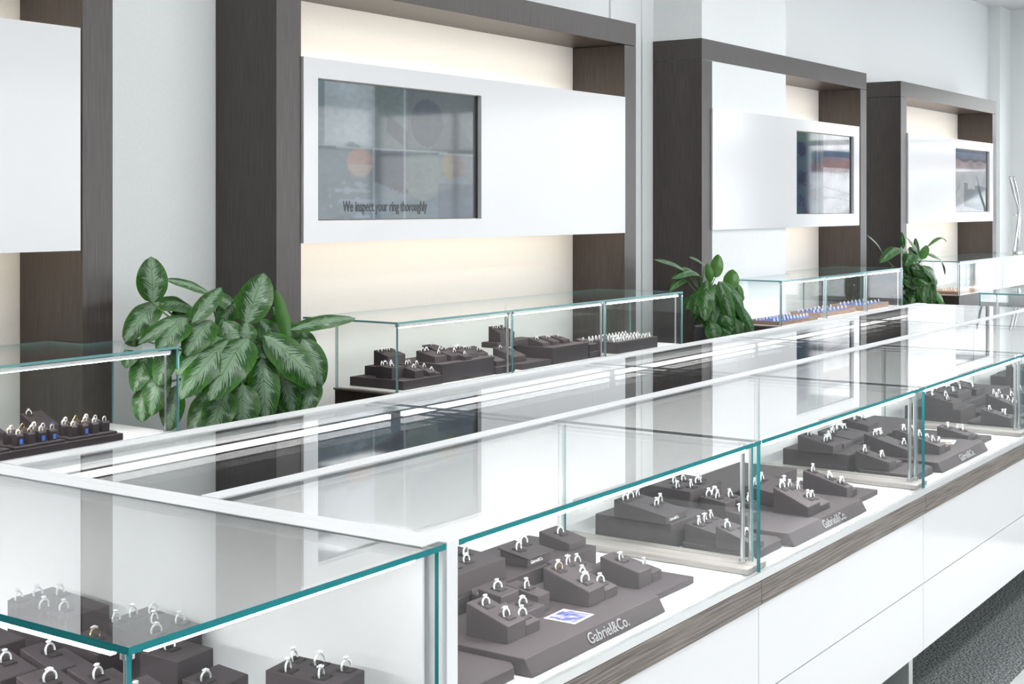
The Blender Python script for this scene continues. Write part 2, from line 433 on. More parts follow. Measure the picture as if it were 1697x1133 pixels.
def lin(c): return tuple((x / 255 / 12.92 if x / 255 <= .04045 else ((x / 255 + .055) / 1.055) ** 2.4) for x in c)
def mixc(a, b, t): return tuple(a[i] * (1 - t) + b[i] * t for i in range(3))
def paint_large_screen(u, v):  # tone areas, two discs and grid lines of the large screen
    n = _nz.noise(Vector((u * 5, v * 4, 1.3))) * .5 + _nz.noise(Vector((u * 30, v * 30, 4))) * .28
    c = lin((112, 131, 138))
    if v < .47:
        edge = .25 + .25 * u + .05 * math.sin(u * 22)
        if .05 < u < .33 and v < edge + .18: c = lin((158, 172, 180))
        if u > .33: c = lin((104, 120, 122))
        if .42 < u < .55 and .20 + (u - .42) < v < .34 + (u - .42): c = lin((78, 88, 96))
        if .55 < u: c = lin((92, 103, 106))
        if (u - .68) ** 2 / .012 + (v - .25) ** 2 / .035 < 1: c = lin((70, 80, 90))
        if u > .55 and v > .12 + 2.2 * abs(u - .86) and u < .98: c = lin((82, 94, 100))
    else:
        c = lin((98, 118, 128))
        if .34 < u < .53 and v < .47 + .25 + .5 * (u - .34): c = lin((66, 78, 92))
        if (u - .65) ** 2 / .014 + (v - .66) ** 2 / .045 < 1: c = lin((110, 126, 126))
        if .45 < u < .55 and abs((v - .68) - (u - .36) * .6) < .018: c = lin((58, 64, 76))
        d = (u - .255) ** 2 / .0072 + (v - .58) ** 2 / .0135
        if d < 1 and u < .34: c = mixc(c, lin((150, 122, 112)) if v < .60 else lin((160, 150, 144)), min(1, (1 - d) * 3))
        d = (u - .855) ** 2 / .0085 + (v - .58) ** 2 / .0145
        if d < 1: c = mixc(c, lin((124, 122, 84)) if u < .86 else lin((112, 104, 104)), min(1, (1 - d) * 3))
        if u > .75 and v > .72: c = lin((84, 98, 112))
        if .08 < u < .34 and v > .68 and _nz.noise(Vector((u * 14, v * 26, 5))) > .12: c = lin((128, 142, 158))
    if abs(u - .335) < .007 or abs(u - .53) < .004: c = mixc(c, lin((165, 178, 182)), .6)
    if abs(v - .465 - .02 * u) < .007: c = mixc(c, lin((170, 182, 186)), .7)
    return tuple(max(0, x * (1 + n * .55)) for x in c)
def paint_mid_reflection(u, v):  # screen image at left; snow and building reflection painted in at right
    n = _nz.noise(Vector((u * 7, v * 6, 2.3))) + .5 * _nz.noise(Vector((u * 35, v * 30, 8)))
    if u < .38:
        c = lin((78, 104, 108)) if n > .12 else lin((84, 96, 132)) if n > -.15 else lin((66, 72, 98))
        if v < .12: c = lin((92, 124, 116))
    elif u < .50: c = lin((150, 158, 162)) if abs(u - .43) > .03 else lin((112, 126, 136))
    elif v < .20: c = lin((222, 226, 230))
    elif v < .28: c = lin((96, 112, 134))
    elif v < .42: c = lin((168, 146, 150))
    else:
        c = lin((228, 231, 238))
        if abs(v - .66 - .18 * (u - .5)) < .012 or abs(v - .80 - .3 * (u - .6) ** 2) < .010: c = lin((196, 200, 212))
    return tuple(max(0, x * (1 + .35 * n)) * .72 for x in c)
def paint_snow_reflection(u, v):  # snowy window reflection painted into the farthest screen's emission
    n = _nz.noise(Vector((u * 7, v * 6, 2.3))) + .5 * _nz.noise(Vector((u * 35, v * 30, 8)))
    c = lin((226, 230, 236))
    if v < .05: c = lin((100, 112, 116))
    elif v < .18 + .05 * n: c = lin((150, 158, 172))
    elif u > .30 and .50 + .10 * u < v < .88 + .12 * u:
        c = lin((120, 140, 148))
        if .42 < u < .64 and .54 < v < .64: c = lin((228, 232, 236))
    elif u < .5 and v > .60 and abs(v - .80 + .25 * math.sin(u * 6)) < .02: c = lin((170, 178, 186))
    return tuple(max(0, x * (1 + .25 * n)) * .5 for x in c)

wall_unit(0.45, 3.835, 'dark timber wall frame at the left edge with a plain white panel', (.62, 3.664), None)
r2, t2, L2 = wall_unit(4.785, 8.171, 'dark timber wall frame nearest the big leafy plant, white panel with large screen', (4.957, 8.008), (5.057, 6.40), 'large grey blue wall screen with caption about ring inspection', paint_large_screen)
wall_unit(9.13, 12.434, 'second full dark timber wall frame, built round the white column', (9.28, 12.222), (10.81, 12.09), 'wall screen in the middle frame, dark blue at left and bright at right', paint_mid_reflection)
wall_unit(13.36, 16.624, 'farthest dark timber wall frame beside the end wall', (13.54, 16.453), (15.05, 16.31), 'small farthest wall screen mirroring the snowy street', paint_snow_reflection)

def text_mesh(name, body, size, m, parent, M, extrude=.0006, xscale=1.0, shear=0, bold=0.0):
    c = bpy.data.curves.new('txt', 'FONT'); c.body = body; c.size = size; c.extrude = extrude; c.shear = shear; c.offset = bold
    c.resolution_u = 3
    o = bpy.data.objects.new('txt', c); COL.objects.link(o)
    dg = bpy.context.evaluated_depsgraph_get()
    me = bpy.data.meshes.new_from_object(o.evaluated_get(dg))
    bpy.data.objects.remove(o); bpy.data.curves.remove(c)
    me.name = name; me.materials.clear(); me.materials.append(m)
    me.transform(M @ Matrix.Diagonal((xscale, 1, 1, 1)))
    return link(bpy.data.objects.new(name, me), parent)
SLOPE_UP = Matrix.Rotation(math.radians(90), 4, 'X')
text_mesh('caption', 'We inspect your ring thoroughly', .074, BLACK, t2, Matrix.Translation((.205, .0085, .045)) @ SLOPE_UP, .0003, .68, 0, .0012)

# ---------------------------------------------------------------- glass cases
YG = 1.39    # public side glass
def glass_top(parent, pts, name='glass_top', z=1.0, t=.010, edge=None, sides=None):
    bm = B(); prism(bm, pts, z - t, z, 0, 1)
    if sides is not None:
        bm.faces.ensure_lookup_table()
        for i in range(len(pts)): bm.faces[2 + i].material_index = 1 if i in sides else 0
    return obj(name, bm, [GLASS, edge or EDGE], parent)
def pane_y(parent, x0, x1, y, z0, z1, name, t=.008, edge=None):
    """upright pane facing -y"""
    bm = B(); v, fs = box(bm, x0, x1, y, y + t, z0, z1)
    for i in (4, 5): fs[i].material_index = 1
    return obj(name, bm, [PANE, edge or EDGE], parent)
def pane_x(parent, x, y0, y1, z0, z1, name, t=.008, edge=None):
    bm = B(); v, fs = box(bm, x, x + t, y0, y1, z0, z1)
    for i in (2, 3): fs[i].material_index = 1
    return obj(name, bm, [PANE, edge or EDGE], parent)
def rod(parent, x, y, z0, z1, r=.0055):
    bm = B(); cyl(bm, x, y, z0, z1, r); cyl(bm, x, y, z1 - .012, z1, r * 1.9); cyl(bm, x, y, z0, z0 + .006, r * 1.7)
    return obj('corner_rod', bm, CHROME, parent, False)

def counter_module(x0, x1, label, first=False):
    w = x1 - x0
    r = thing('display_counter', label, 'display counter', (x0, 0, 0), 0, 'row of glass topped counters')
    zb = .69; g = .0015
    bm = B(); box(bm, g, w - g, YG + .004, YG + .022, .400 + g, .612); obj('upper_front_panel', bm, WHITE, r)
    bm = B(); box(bm, g, w - g, YG + .004, YG + .022, .197, .400 - g); obj('lower_front_panel', bm, WHITE, r)
    bm = B(); box(bm, .001, w - .001, YG + .023, 2.55, .20, .60); obj('carcass', bm, SATIN, r)
    bm = B(); box(bm, w - .04, w - .005, YG + .035, 2.5, 0, .199)
    if x0 == MX[1]: obj('support_leg', bm, ALU, r)
    else: bm.free()
    bm = B(); box(bm, 0, w, 2.0, 2.5, 0, .199); obj('plinth', bm, POT, r)
    bm = B(); bbox(bm, g * .8, w - g * .8, YG - .004, YG + .03, .614, .670, .001); obj('timber_band', bm, BANDWOOD, r)
    bm = B(); box(bm, 0, w, YG - .002, YG + .028, .671, .689); obj('sill', bm, ALU, r)
    bm = B(); box(bm, .001, w - .001, YG + .029, 1.96, .66, .689); obj('white_deck', bm, DECK, r)
    # back of the public half
    bm = B(); box(bm, .003, w - .003, 1.950, 1.985, .60, .9890); obj('back_panel', bm, DECK, r)
    bm = B(); box(bm, 0, w, 1.946, 1.991, 1.0003, 1.0028); obj('top_strip', bm, SATIN, r)
    bm = B(); box(bm, 0, w, 2.548, 2.600, 1.0003, 1.0028); obj('top_strip', bm, SATIN, r)
    bm = B(); box(bm, .05, w - .05, YG + .011, YG + .023, .984, .989); obj('light_bar', bm, ALU, r)
    bm = B(); box(bm, .055, w - .055, YG + .0125, YG + .0215, .978, .984); obj('led_strip', bm, LED, r)
    # staff half
    bm = B(); box(bm, .001, w - .001, 1.99, 2.57, .60, .74); obj('rear_deck', bm, REARDECK, r)
    bm = B(); box(bm, 0, w, 2.575, 2.60, .20, .989); obj('rear_panel', bm, SATIN, r)
    bm = B(); box(bm, .001, w - .001, 2.568, 2.5745, .741, .974); obj('rear_lining', bm, REARDECK, r)
    bm = B(); box(bm, 0, w, 2.505, 2.574, .975, .989); obj('rear_rail', bm, SATIN, r)
    bm = B(); box(bm, .03, w - .03, 2.480, 2.494, .960, .972)
    obj('rear_led_strip', bm, LEDR, r)
    a = .0012
    glass_top(r, [(a, YG - .004), (w - a, YG - .004), (w - a, 1.972), (a, 1.972)], sides=(0,))
    glass_top(r, [(a, 1.974), (w - a, 1.974), (w - a, 2.60), (a, 2.60)], 'rear_glass_top', sides=())
    bm = B(); box(bm, -.0011, .0011, YG + .002, 2.598, .9925, .9985); obj('joint', bm, JOINT, r) if not first else bm.free()
    bm = B(); box(bm, a, w - a, 1.9722, 1.9738, .992, .9995); obj('joint', bm, SATIN, r)
    pane_y(r, a, w - a, YG, .69, .9895, 'front_glass')
    if not first:
        pane_x(r, .020, YG + .03, 1.945, .705, .985, 'partition_glass')
        for yy in (YG + .045,):
            rod(r, .004, yy + .002, .705, .988); rod(r, .046, yy, .705, .988)
        bm = B(); bbox(bm, -.045, .062, YG + .012, 1.948, .690, .704, .002); obj('partition_rail', bm, RAILWOOD, r)
    return r

MX = [1.868, 3.06, 4.25, 5.44, 6.63, 7.82]
ordn = ['first', 'second', 'third', 'fourth', 'fifth']
for i in range(5):
    r = counter_module(MX[i], MX[i + 1], f'{ordn[i]} glass topped counter from the white post, ' + ['with the picture card inside', 'behind the teal upright edge', 'where the row passes the second joint', 'crossing the right edge of the photo', 'at the far end of the row'][i], i == 0)
# pane at the far end of the row
e_ = thing('end_panel', 'pale end panel closing the far end of the counter row', 'panel', (7.822, 0, 0))
bm = B(); box(bm, 0, .025, YG, 2.60, .2, .998); obj('board', bm, SATIN, e_)

dv = thing('divider_post', 'white upright divider with flat top between the corner case and the counter row', 'divider', (1.837, 0, 0))
bm = B(); bbox(bm, .0, .030, YG - .004, 2.60, .12, 1.0015, .001); obj('board', bm, SATIN, dv)
bm = B(); bm.free()

# corner case: short leg of the L
c_ = thing('corner_display_case', 'near corner glass case with teal edges left of the white divider', 'display case', (1.18, 0, 0))
bm = B(); prism(bm, [(0, YG - .004), (.655, YG - .004), (.655, 3.6), (0, 3.6)], .990, 1.0, 0, 1); obj('glass_top', bm, [GLASS, EDGE], c_)
pane_y(c_, .009, .640, YG, .69, .9895, 'front_glass')
pane_x(c_, 0, YG, 3.6, .69, .9895, 'side_glass')
bm = B(); box(bm, .002, .655, YG + .004, 3.6, .2, .612); obj('carcass', bm, WHITE, c_)
bm = B(); bbox(bm, .0, .655, YG - .004, 3.6, .614, .670, .001); obj('timber_band', bm, BANDWOOD, c_)
bm = B(); box(bm, .0, .655, YG - .003, 3.6, .671, .689); obj('deck', bm, DECK, c_)
bm = B(); box(bm, .636, .641, YG + .03, 3.6, .6895, .9895); obj('side_lining', bm, DECK, c_)
bm = B(); box(bm, .610, .6545, YG + .012, 3.58, 1.0003, 1.0018); obj('top_strip', bm, SATIN, c_)
bm = B(); box(bm, .04, .60, YG + .011, YG + .023, .984, .989); box(bm, .011, .023, YG + .04, 3.5, .984, .989); obj('light_bar', bm, ALU, c_)
bm = B(); box(bm, .045, .595, YG + .0125, YG + .0215, .980, .984); obj('led_strip', bm, LEDC, c_)
bm = B(); box(bm, .0125, .0215, YG + .045, 3.45, .978, .984); obj('led_strip', bm, LEDL, c_)
rod(c_, .022, YG + .024, .69, .988, .005)
bm = B(); box(bm, .05, .62, YG + .1, 3.5, .1, .2); obj('plinth', bm, POT, c_)

# ---------------------------------------------------------------- back-row cases
def back_case(x0, x1, label, n, notch=None, ends=(1, 1)):
    w = x1 - x0; y0 = 4.19
    r = thing('glass_case', label, 'display case', (x0, y0, 0), 0, 'glass cases along the back wall')
    bm = B(); box(bm, 0.01, w - .01, .012, .40, 0, .655); obj('base_cabinet', bm, DARKWOOD, r)
    bm = B(); bbox(bm, 0, w, 0, .402, .655, .664, .001); obj('timber_edge', bm, BANDWOOD, r)
    bm = B(); box(bm, .02, w - .02, .01, .398, .664, .668); obj('white_deck', bm, DECK, r)
    pts = [(0, 0), (w, 0), (w, .388)]
    if notch:
        a, b = notch[0] - x0, notch[1] - x0
        b = min(b, w); a = max(a, 0)
        if b < w - .001: pts += [(b, .388)]
        else: pts.pop()
        pts += [(b, .60), (a, .60)]
        if a > 0.001: pts += [(a, .388), (0, .388)]
    else: pts += [(0, .388)]
    glass_top(r, pts, edge=EDGE2)
    seg = w / n
    for i in range(n):
        pane_y(r, seg * i + .0015, seg * (i + 1) - .0015, 0, .668, .9895, 'front_glass', edge=EDGE2)
        bm = B(); box(bm, seg * i + .03, seg * (i + 1) - .03, .016, .028, .972, .984); obj('light_bar', bm, ALU, r)
        bm = B(); box(bm, seg * i + .035, seg * (i + 1) - .035, .018, .026, .970, .972); obj('led_strip', bm, LEDB, r)
        if i: rod(r, seg * i - .02, .022, .668, .988, .006); rod(r, seg * i + .02, .022, .668, .988, .006)
    for xx in (.0, w - .008): pane_x(r, xx, .010, .388, .668, .9895, 'side_glass', edge=EDGE2)
    pane_y(r, .01, w * .5 - .001, .380, .668, .9895, 'back_glass', .006, edge=EDGE2)
    pane_y(r, w * .5 + .001, w - .01, .374, .668, .9895, 'back_glass', .006, edge=EDGE2)
    rod(r, .022, .022, .668, .988, .005); rod(r, w - .045, .03, .668, .988, .005)
    return r
back_case(0.90, 3.82, 'glass case at the left edge in front of the leftmost timber frame', 3, (.63, 3.67))
back_case(5.17, 8.05, 'long glass case beneath the large screen, right of the big leafy plant', 3, (4.96, 8.01))
back_case(9.60, 12.22, 'glass case with tan trays under the middle timber frame', 3, (10.64, 12.22))
back_case(13.88, 16.9, 'bright glass case under the farthest timber frame', 2, (13.53, 16.45))

# far side case by the end of the row
f_ = thing('far_display_case', 'separate glass case standing beyond the far end of the counter row', 'display case', (9.0, 1.39, 0))
bm = B(); box(bm, 0, .66, 0, 1.21, .2, .66); obj('carcass', bm, WHITE, f_)
bm = B(); box(bm, 0, .66, 0, 1.21, .66, .689); obj('deck', bm, DECK, f_)
bm = B(); prism(bm, [(0, 0), (.66, 0), (.66, 1.21), (0, 1.21)], .990, 1.0, 0, 1); obj('glass_top', bm, [GLASS, EDGE2], f_)
pane_x(f_, 0, .0, 1.21, .69, .9895, 'side_glass', edge=EDGE2)
pane_x(f_, .652, .0, 1.21, .69, .9895, 'side_glass', edge=EDGE2)
pane_y(f_, .009, .651, 0, .69, .9895, 'front_glass', edge=EDGE2)
pane_y(f_, .009, .651, 1.20, .69, .9895, 'back_glass', edge=EDGE2)
rod(f_, .02, 1.10, .69, .988)
bm = B(); box(bm, .02, .64, .02, 1.19, 0, .2); obj('plinth', bm, POT, f_)

# ---------------------------------------------------------------- rings
def ring_band(bm, R=.0098, r=.0014, n=20, s=6, arc=(0, 360)):
    pts = [(R * math.sin(math.radians(a)), 0, R + R * -math.cos(math.radians(a))) for a in [arc[0] + (arc[1] - arc[0]) * i / n for i in range(n)]]
    rr = [r * (1 + .35 * (0.5 - .5 * math.cos(2 * math.pi * i / n))) for i in range(n)]
    tube(bm, pts, rr, s, False, True)
def ring_head(bm, R=.0092, sr=.0032, z=None):
    z = 2 * R + .0008 if z is None else z
    n = 8
    lv = [(sr * .15, -sr * .9), (sr, sr * .1), (sr * .98, sr * .25), (sr * .6, sr * .55)]
    rings = [[bm.verts.new((q * math.cos(2 * math.pi * k / n), q * math.sin(2 * math.pi * k / n), z + h + sr * .5)) for k in range(n)] for q, h in lv]
    for a, b in zip(rings, rings[1:]):
        for k in range(n): bm.faces.new((a[k], a[(k + 1) % n], b[(k + 1) % n], b[k]))
    bm.faces.new(rings[0][::-1]); bm.faces.new(rings[-1])
def mesh_of(bm, name, mats, smooth=True):
    me = bpy.data.meshes.new(name); bmesh.ops.recalc_face_normals(bm, faces=bm.faces); bm.to_mesh(me); bm.free()
    for m in mats: me.materials.append(m)
    if smooth:
        for p in me.polygons: p.use_smooth = True
    return me
RM = {}
for key, m in (('silver', SILVER), ('gold', GOLD), ('rose', ROSE)):
    bm = B(); ring_band(bm); RM['band', key] = mesh_of(bm, 'ring_band', [m])
bm = B(); ring_head(bm, .0098, .0046); RM['round'] = mesh_of(bm, 'ring_stone', [STONE], False)
bm = B(); ring_head(bm, .0098, .0036)
for k_ in range(8):
    t = bmesh.new(); bmesh.ops.create_icosphere(t, subdivisions=1, radius=.0014)
    for v in t.verts: v.co += Vector((.0048 * math.cos(k_ * math.pi / 4), .0048 * math.sin(k_ * math.pi / 4), .0215))
    me = bpy.data.meshes.new('t'); t.to_mesh(me); t.free(); bm.from_mesh(me); bpy.data.meshes.remove(me)
RM['halo'] = mesh_of(bm, 'ring_stone', [STONE], False)
bm = B(); ring_head(bm, .0098, .0052); RM['blue'] = mesh_of(bm, 'ring_stone', [SAPPH], False)
bm = B(); ring_band(bm, .0090, .0028, 18, 6); RM['band', 'chunky'] = mesh_of(bm, 'ring_band', [PEARL])
bm = B(); ring_band(bm, .0105, .0022, 12, 5); ring_head(bm, .0105, .0058); RM['small'] = mesh_of(bm, 'small_ring', [SILVER])

def ring(pos, label, group, metal='silver', stone='round', rz=0.0, tilt=0.0, scale=1.0):
    r = bpy.data.objects.new('ring', None); r.empty_display_size = .01
    r.location = pos; r.rotation_euler = (tilt, 0, rz); r.scale = (scale,) * 3
    link(r); setp(r, label, 'ring', group)
    b = bpy.data.objects.new('band', RM['band', metal]); link(b, r)
    if stone:
        s = bpy.data.objects.new('stone', RM[stone]); link(s, r)
    return r
def small_ring(pos, label, group, rz=0, tilt=0):
    r = bpy.data.objects.new('ring', RM['small']); r.location = pos; r.rotation_euler = (tilt, 0, rz)
    link(r); setp(r, label, 'ring', group); return r

# ---------------------------------------------------------------- ring blocks
NR = [0]
def ring_block(x, y, z, w, d, hf, hb, spots, label, rlabel, style='wedge', rz=0.0, metals=None, text=None, rows=1, scale=1.0):
    """x, y = front left foot; spots = ring places as fractions (along the front, towards the back)"""
    r = thing('ring_block', label, 'ring display block', (x, y, z), rz)
    bm = B()
    if style == 'wedge':
        prism_x(bm, [(0, 0), (d, 0), (d, hb), (0, hf)], 0, w)
    elif style == 'split':        # left column higher than the right one, lower front cell
        s = w * .56
        prism_x(bm, [(0, 0), (d, 0), (d, hb), (0, hf)], 0, s)
        prism_x(bm, [(0, 0), (d * .85, 0), (d * .85, hb * .66), (0, hf * .62)], s + .0004, w)
    elif style == 'steps':        # high cell behind, low cell in front
        prism_x(bm, [(d * .5, 0), (d, 0), (d, hb), (d * .5, hb * .86)], 0, w * .55)
        prism_x(bm, [(0, 0), (d * .5 - .0003, 0), (d * .5 - .0003, hf * 1.25), (0, hf)], 0, w * .62)
        prism_x(bm, [(d * .15, 0), (d * .85, 0), (d * .85, hb * .92), (d * .15, hb * .68)], w * .62 + .0004, w)
    elif style == 'lid':
        prism_x(bm, [(.006, 0), (d - .004, 0), (d - .004, hb - .005), (.006, hf - .004)], .005, w - .005)
        prism_x(bm, [(0, hf - .0035), (d, hb - .0035), (d, hb), (0, hf)], 0, w)
    bmesh.ops.bevel(bm, geom=bm.edges[:], offset=.0013, segments=1, affect='EDGES')
    obj('block_body', bm, CHARCOAL, r)
    n = len(spots)
    for i, (u, v) in enumerate(spots):
        H = hf + (hb - hf) * v
        if style == 'split' and u > .56: H = hf * .62 + (hb * .66 - hf * .62) * min(1, v / .85)
        if style == 'steps':
            H = (hb * .93 if v > .5 else hf * 1.1) if u < .6 else hb * (.68 + .24 * v)
        sl = math.atan2(hb - hf, d)
        # raised padded slot the ring stands in
        bm = B()
        pw, pd = .0085, .0125
        for sx in (-1, 1):
            box(bm, u * w + sx * .0115 - .0012, u * w + sx * .0115 + .0012, v * d - pd, v * d + pd, -.0005, .0016)
        box(bm, u * w - .0103, u * w + .0103, v * d - pd, v * d - .0015, -.0005, .0026)
        box(bm, u * w - .0103, u * w + .0103, v * d + .0015, v * d + pd, -.0005, .0026)
        for vv in bm.verts:
            dy = vv.co.y - v * d
            a_ = sl if style in ('wedge', 'split', 'lid') else sl * .3
            vv.co.z += H + dy * math.tan(a_)
        obj('ring_pad', bm, CHARPAD, r)
        mt = metals[i % len(metals)] if metals else 'silver'
        st = ('round', 'halo', 'round')[NR[0] % 3]
        if mt == 'blue': mt, st = 'silver', 'blue'
        NR[0] += 1
        c, s_ = math.cos(rz), math.sin(rz)
        lx, ly = u * w, v * d
        pos = (x + lx * c - ly * s_, y + lx * s_ + ly * c, z + H - .0055 * scale)
        pw_ = ('front', 'middle', 'rear')[0 if v < .38 else 1 if v < .62 else 2] + ' ' + ('left', 'centre', 'right')[0 if u < .38 else 1 if u < .66 else 2]
        col_ = {'gold': 'gold', 'rose': 'rose gold'}.get(mt, 'blue stone' if st == 'blue' else 'silver')
        ring(pos, f'{pw_ if n > 1 else "single"} {col_} {rlabel}', 'rings of the ' + rlabel.replace('ring on the ', ''), mt, st, rz + random.uniform(-.25, .25), random.uniform(-.25, -.02), scale * random.uniform(1.06, 1.2))
    if text:
        text_mesh('lettering', text, .011, WHITETX, r, Matrix.Translation((w * .15, (.006 if style == 'lid' else 0) - .0006, hf * .32)) @ SLOPE_UP, .0003, .9)
    return r

def platform(pts, z0, z1, label, slope=None, text=None, tx=None, name='display_tray'):
    """dark covered display board; slope = front lip sloping down (y of the foot)"""
    x0 = min(p[0] for p in pts); y0 = min(p[1] for p in pts)
    r = thing(name, label, 'display tray', (x0, y0, z0))
    P = [(a - x0, b - y0) for a, b in pts]
    bm = B()
    if slope:
        w = max(p[0] for p in P); d = max(p[1] for p in P); h = z1 - z0
        prism_x(bm, [(0, 0), (d, 0), (d, h), (slope, h), (.001, .003)], 0, w)
    else:
        prism(bm, P, 0, z1 - z0)
    bmesh.ops.bevel(bm, geom=bm.edges[:], offset=.0013, segments=1, affect='EDGES')
    obj('board', bm, CHARCOAL, r)
    if text:
        h = z1 - z0; a = math.atan2(h, slope)
        M = Matrix.Translation((tx, slope * .22 - .0016, h * .24)) @ Matrix.Rotation(a, 4, 'X')
        text_mesh('lettering', text, .031, TEXTM, r, M, .0008, 1.0, 0, .0003)
    return r

ZD, ZT1, ZT2, ZR = .6902, .722, .7052, .755
def rect(x0, x1, y0, y1): return [(x0, y0), (x1, y0), (x1, y1), (x0, y1)]
def octo(x0, x1, y0, y1, c=.03): return [(x0 + c, y0), (x1 - c, y0), (x1, y0 + c), (x1, y1 - c), (x1 - c, y1), (x0 + c, y1), (x0, y1 - c), (x0, y0 + c)]
def trays(i, x0, left=True):
    o = ordn[i]
    platform(rect(x0 + .272, x0 + .782, 1.420, 1.70), ZD, ZT1, f'charcoal tray with sloped lettered front lip in the {o} counter', .0175, 'Gabriel&Co.' , .205)
    platform(rect(x0 + .784, x0 + 1.02, 1.475, 1.72), ZD, ZT2, f'low flat charcoal board right of the lettered tray in the {o} counter')
    platform(rect(x0 + .30, x0 + 1.00, 1.722, 1.915), ZD, .745, f'raised charcoal step behind the lettered tray in the {o} counter')
    platform(octo(x0 + .066, x0 + .27, 1.445, 1.64, .02), ZD, .712, f'low charcoal board left of the lettered tray in the {o} counter')
    platform(rect(x0 + .066, x0 + .27, 1.66, 1.88), ZD, ZR, f'tall charcoal riser at the rear left of the {o} counter')
for i in range(5): trays(i, MX[i])

G = 'Gabriel&Co.'
def blk(i, what, *a, **k):
    n = len(a[7])
    cnt = {1: 'one ring', 2: 'two rings', 3: 'three rings', 4: 'four rings', 5: 'five rings', 6: 'six rings', 7: 'seven rings', 8: 'eight rings'}[n]
    lab = f'{what} with {cnt}, {ordn[i]} counter' if i is not None else f'{what}, {cnt}'
    rl = f'ring on the {what}, {ordn[i]} counter' if i is not None else f'ring on the {what}'
    return ring_block(*a, lab, rl, **k)
# first counter (measured)
blk(0, 'stepped block beside the white post', 2.192, 1.511, ZT1, .112, .097, .034, .064, [(.27, .72), (.30, .24), (.80, .25)], style='split', metals=['silver'])
blk(0, 'three level block left of the picture card', 2.318, 1.556, ZT1, .118, .115, .022, .052, [(.28, .75), (.32, .25), (.80, .5)], style='steps')
blk(0, 'tall split block behind the picture card', 2.489, 1.513, ZT1, .118, .112, .032, .066, [(.22, .78), (.28, .25), (.78, .62), (.78, .22)], style='split', metals=['rose', 'silver', 'silver', 'silver'])
blk(0, 'block on the lower board', 2.722, 1.525, ZT2, .105, .100, .036, .058, [(.28, .6), (.78, .3)], style='split')
blk(0, 'narrow block behind the lower board', 2.682, 1.628, ZT2, .062, .085, .026, .046, [(.5, .55)], style='wedge')
blk(0, 'middle block at the tray corner', 2.61, 1.615, ZT1, .066, .08, .024, .044, [(.5, .55)], style='wedge')
blk(0, 'small block on the rear step by the partition', 2.785, 1.745, .745, .075, .085, .018, .036, [(.5, .55)], style='wedge')
blk(0, 'lidded block lettered on its front', 2.60, 1.735, .745, .105, .085, .022, .036, [(.3, .55), (.72, .72)], style='lid', text=G)
blk(0, 'long low box on the rear step', 2.285, 1.735, .745, .225, .135, .044, .052, [(.12, .3), (.38, .25), (.62, .3), (.3, .65), (.55, .7), (.8, .55)], style='wedge', metals=['silver', 'silver', 'silver', 'silver', 'blue'])
pq = thing('brand_plaque', 'small eight sided charcoal plaque with white lettering between ring blocks', 'plaque', (2.345, 1.655, ZT1))
bm = B(); prism(bm, octo(-.01, .105, .0, .055, .014), 0, .020)
for v in bm.verts:
    if v.co.z > .01: v.co.z += v.co.y * .35
obj('board', bm, CHARCOAL, pq)
text_mesh('lettering', G, .018, WHITETX, pq, Matrix.Translation((-.002, .027, .0302)) @ Matrix.Rotation(math.atan(.35), 4, 'X'), .0003, 1.0)
text_mesh('lettering', 'NEW YORK', .006, WHITETX, pq, Matrix.Translation((.030, .017, .0268)) @ Matrix.Rotation(math.atan(.35), 4, 'X'), .0003, 1.0)
cd = thing('picture_card', 'small white bordered picture card lying on the lettered tray', 'card', (2.373, 1.474, ZT1 + .0003), .03)
bm = B(); box(bm, 0, .078, 0, .072, 0, .0007); obj('paper', bm, WHITETX, cd)
PHOTO = noise_mix(mat('card_print', (.3, .4, .7), .35), (.03, .06, .26), (.42, .38, .46), nscale=55, detail=2, lo=.42, hi=.6)
bm = B(); box(bm, .006, .072, .006, .066, .0007, .0011); obj('printed_picture', bm, PHOTO, cd)
# second counter (measured)
blk(1, 'wide lettered wedge on the riser', 3.115, 1.668, ZR, .112, .15, .020, .046, [(.2, .85), (.45, .85), (.75, .85), (.55, .4), (.85, .45)], style='wedge', text=G)
blk(1, 'eight sided box on the rear step', 3.375, 1.735, .745, .19, .16, .040, .048, [(.12, .3), (.35, .5), (.3, .15), (.55, .75), (.6, .2), (.82, .3), (.85, .75), (.6, .48)], style='wedge')
blk(1, 'broad block on the low board', 3.150, 1.540, .712, .13, .095, .028, .045, [(.2, .7), (.5, .72), (.82, .75)], style='wedge')
blk(1, 'narrow cushioned block nearest the rods', 3.125, 1.448, .712, .085, .09, .026, .055, [(.3, .75), (.45, .25), (.85, .3)], style='split')
blk(1, 'block left of the tall pair', 3.350, 1.560, ZT1, .115, .12, .026, .060, [(.25, .8), (.25, .25), (.75, .7), (.8, .25)], style='steps')
blk(1, 'tall stepped block at the tray front', 3.53, 1.466, ZT1, .15, .10, .028, .070, [(.2, .85), (.45, .25), (.45, .8), (.8, .35), (.85, .8)], style='split')
blk(1, 'broad block in the middle of the tray', 3.61, 1.585, ZT1, .165, .11, .034, .050, [(.15, .75), (.4, .8), (.62, .85), (.5, .25), (.85, .4)], style='wedge')
blk(1, 'narrow sloping block on the lower board', 3.885, 1.495, ZT2, .08, .135, .034, .070, [(.35, .85), (.35, .45), (.35, .18), (.8, .3)], style='split')
blk(1, 'small block at the left of the tray', 3.40, 1.685, ZT1, .075, .035, .045, .05, [(.3, .5), (.75, .5)], style='wedge')
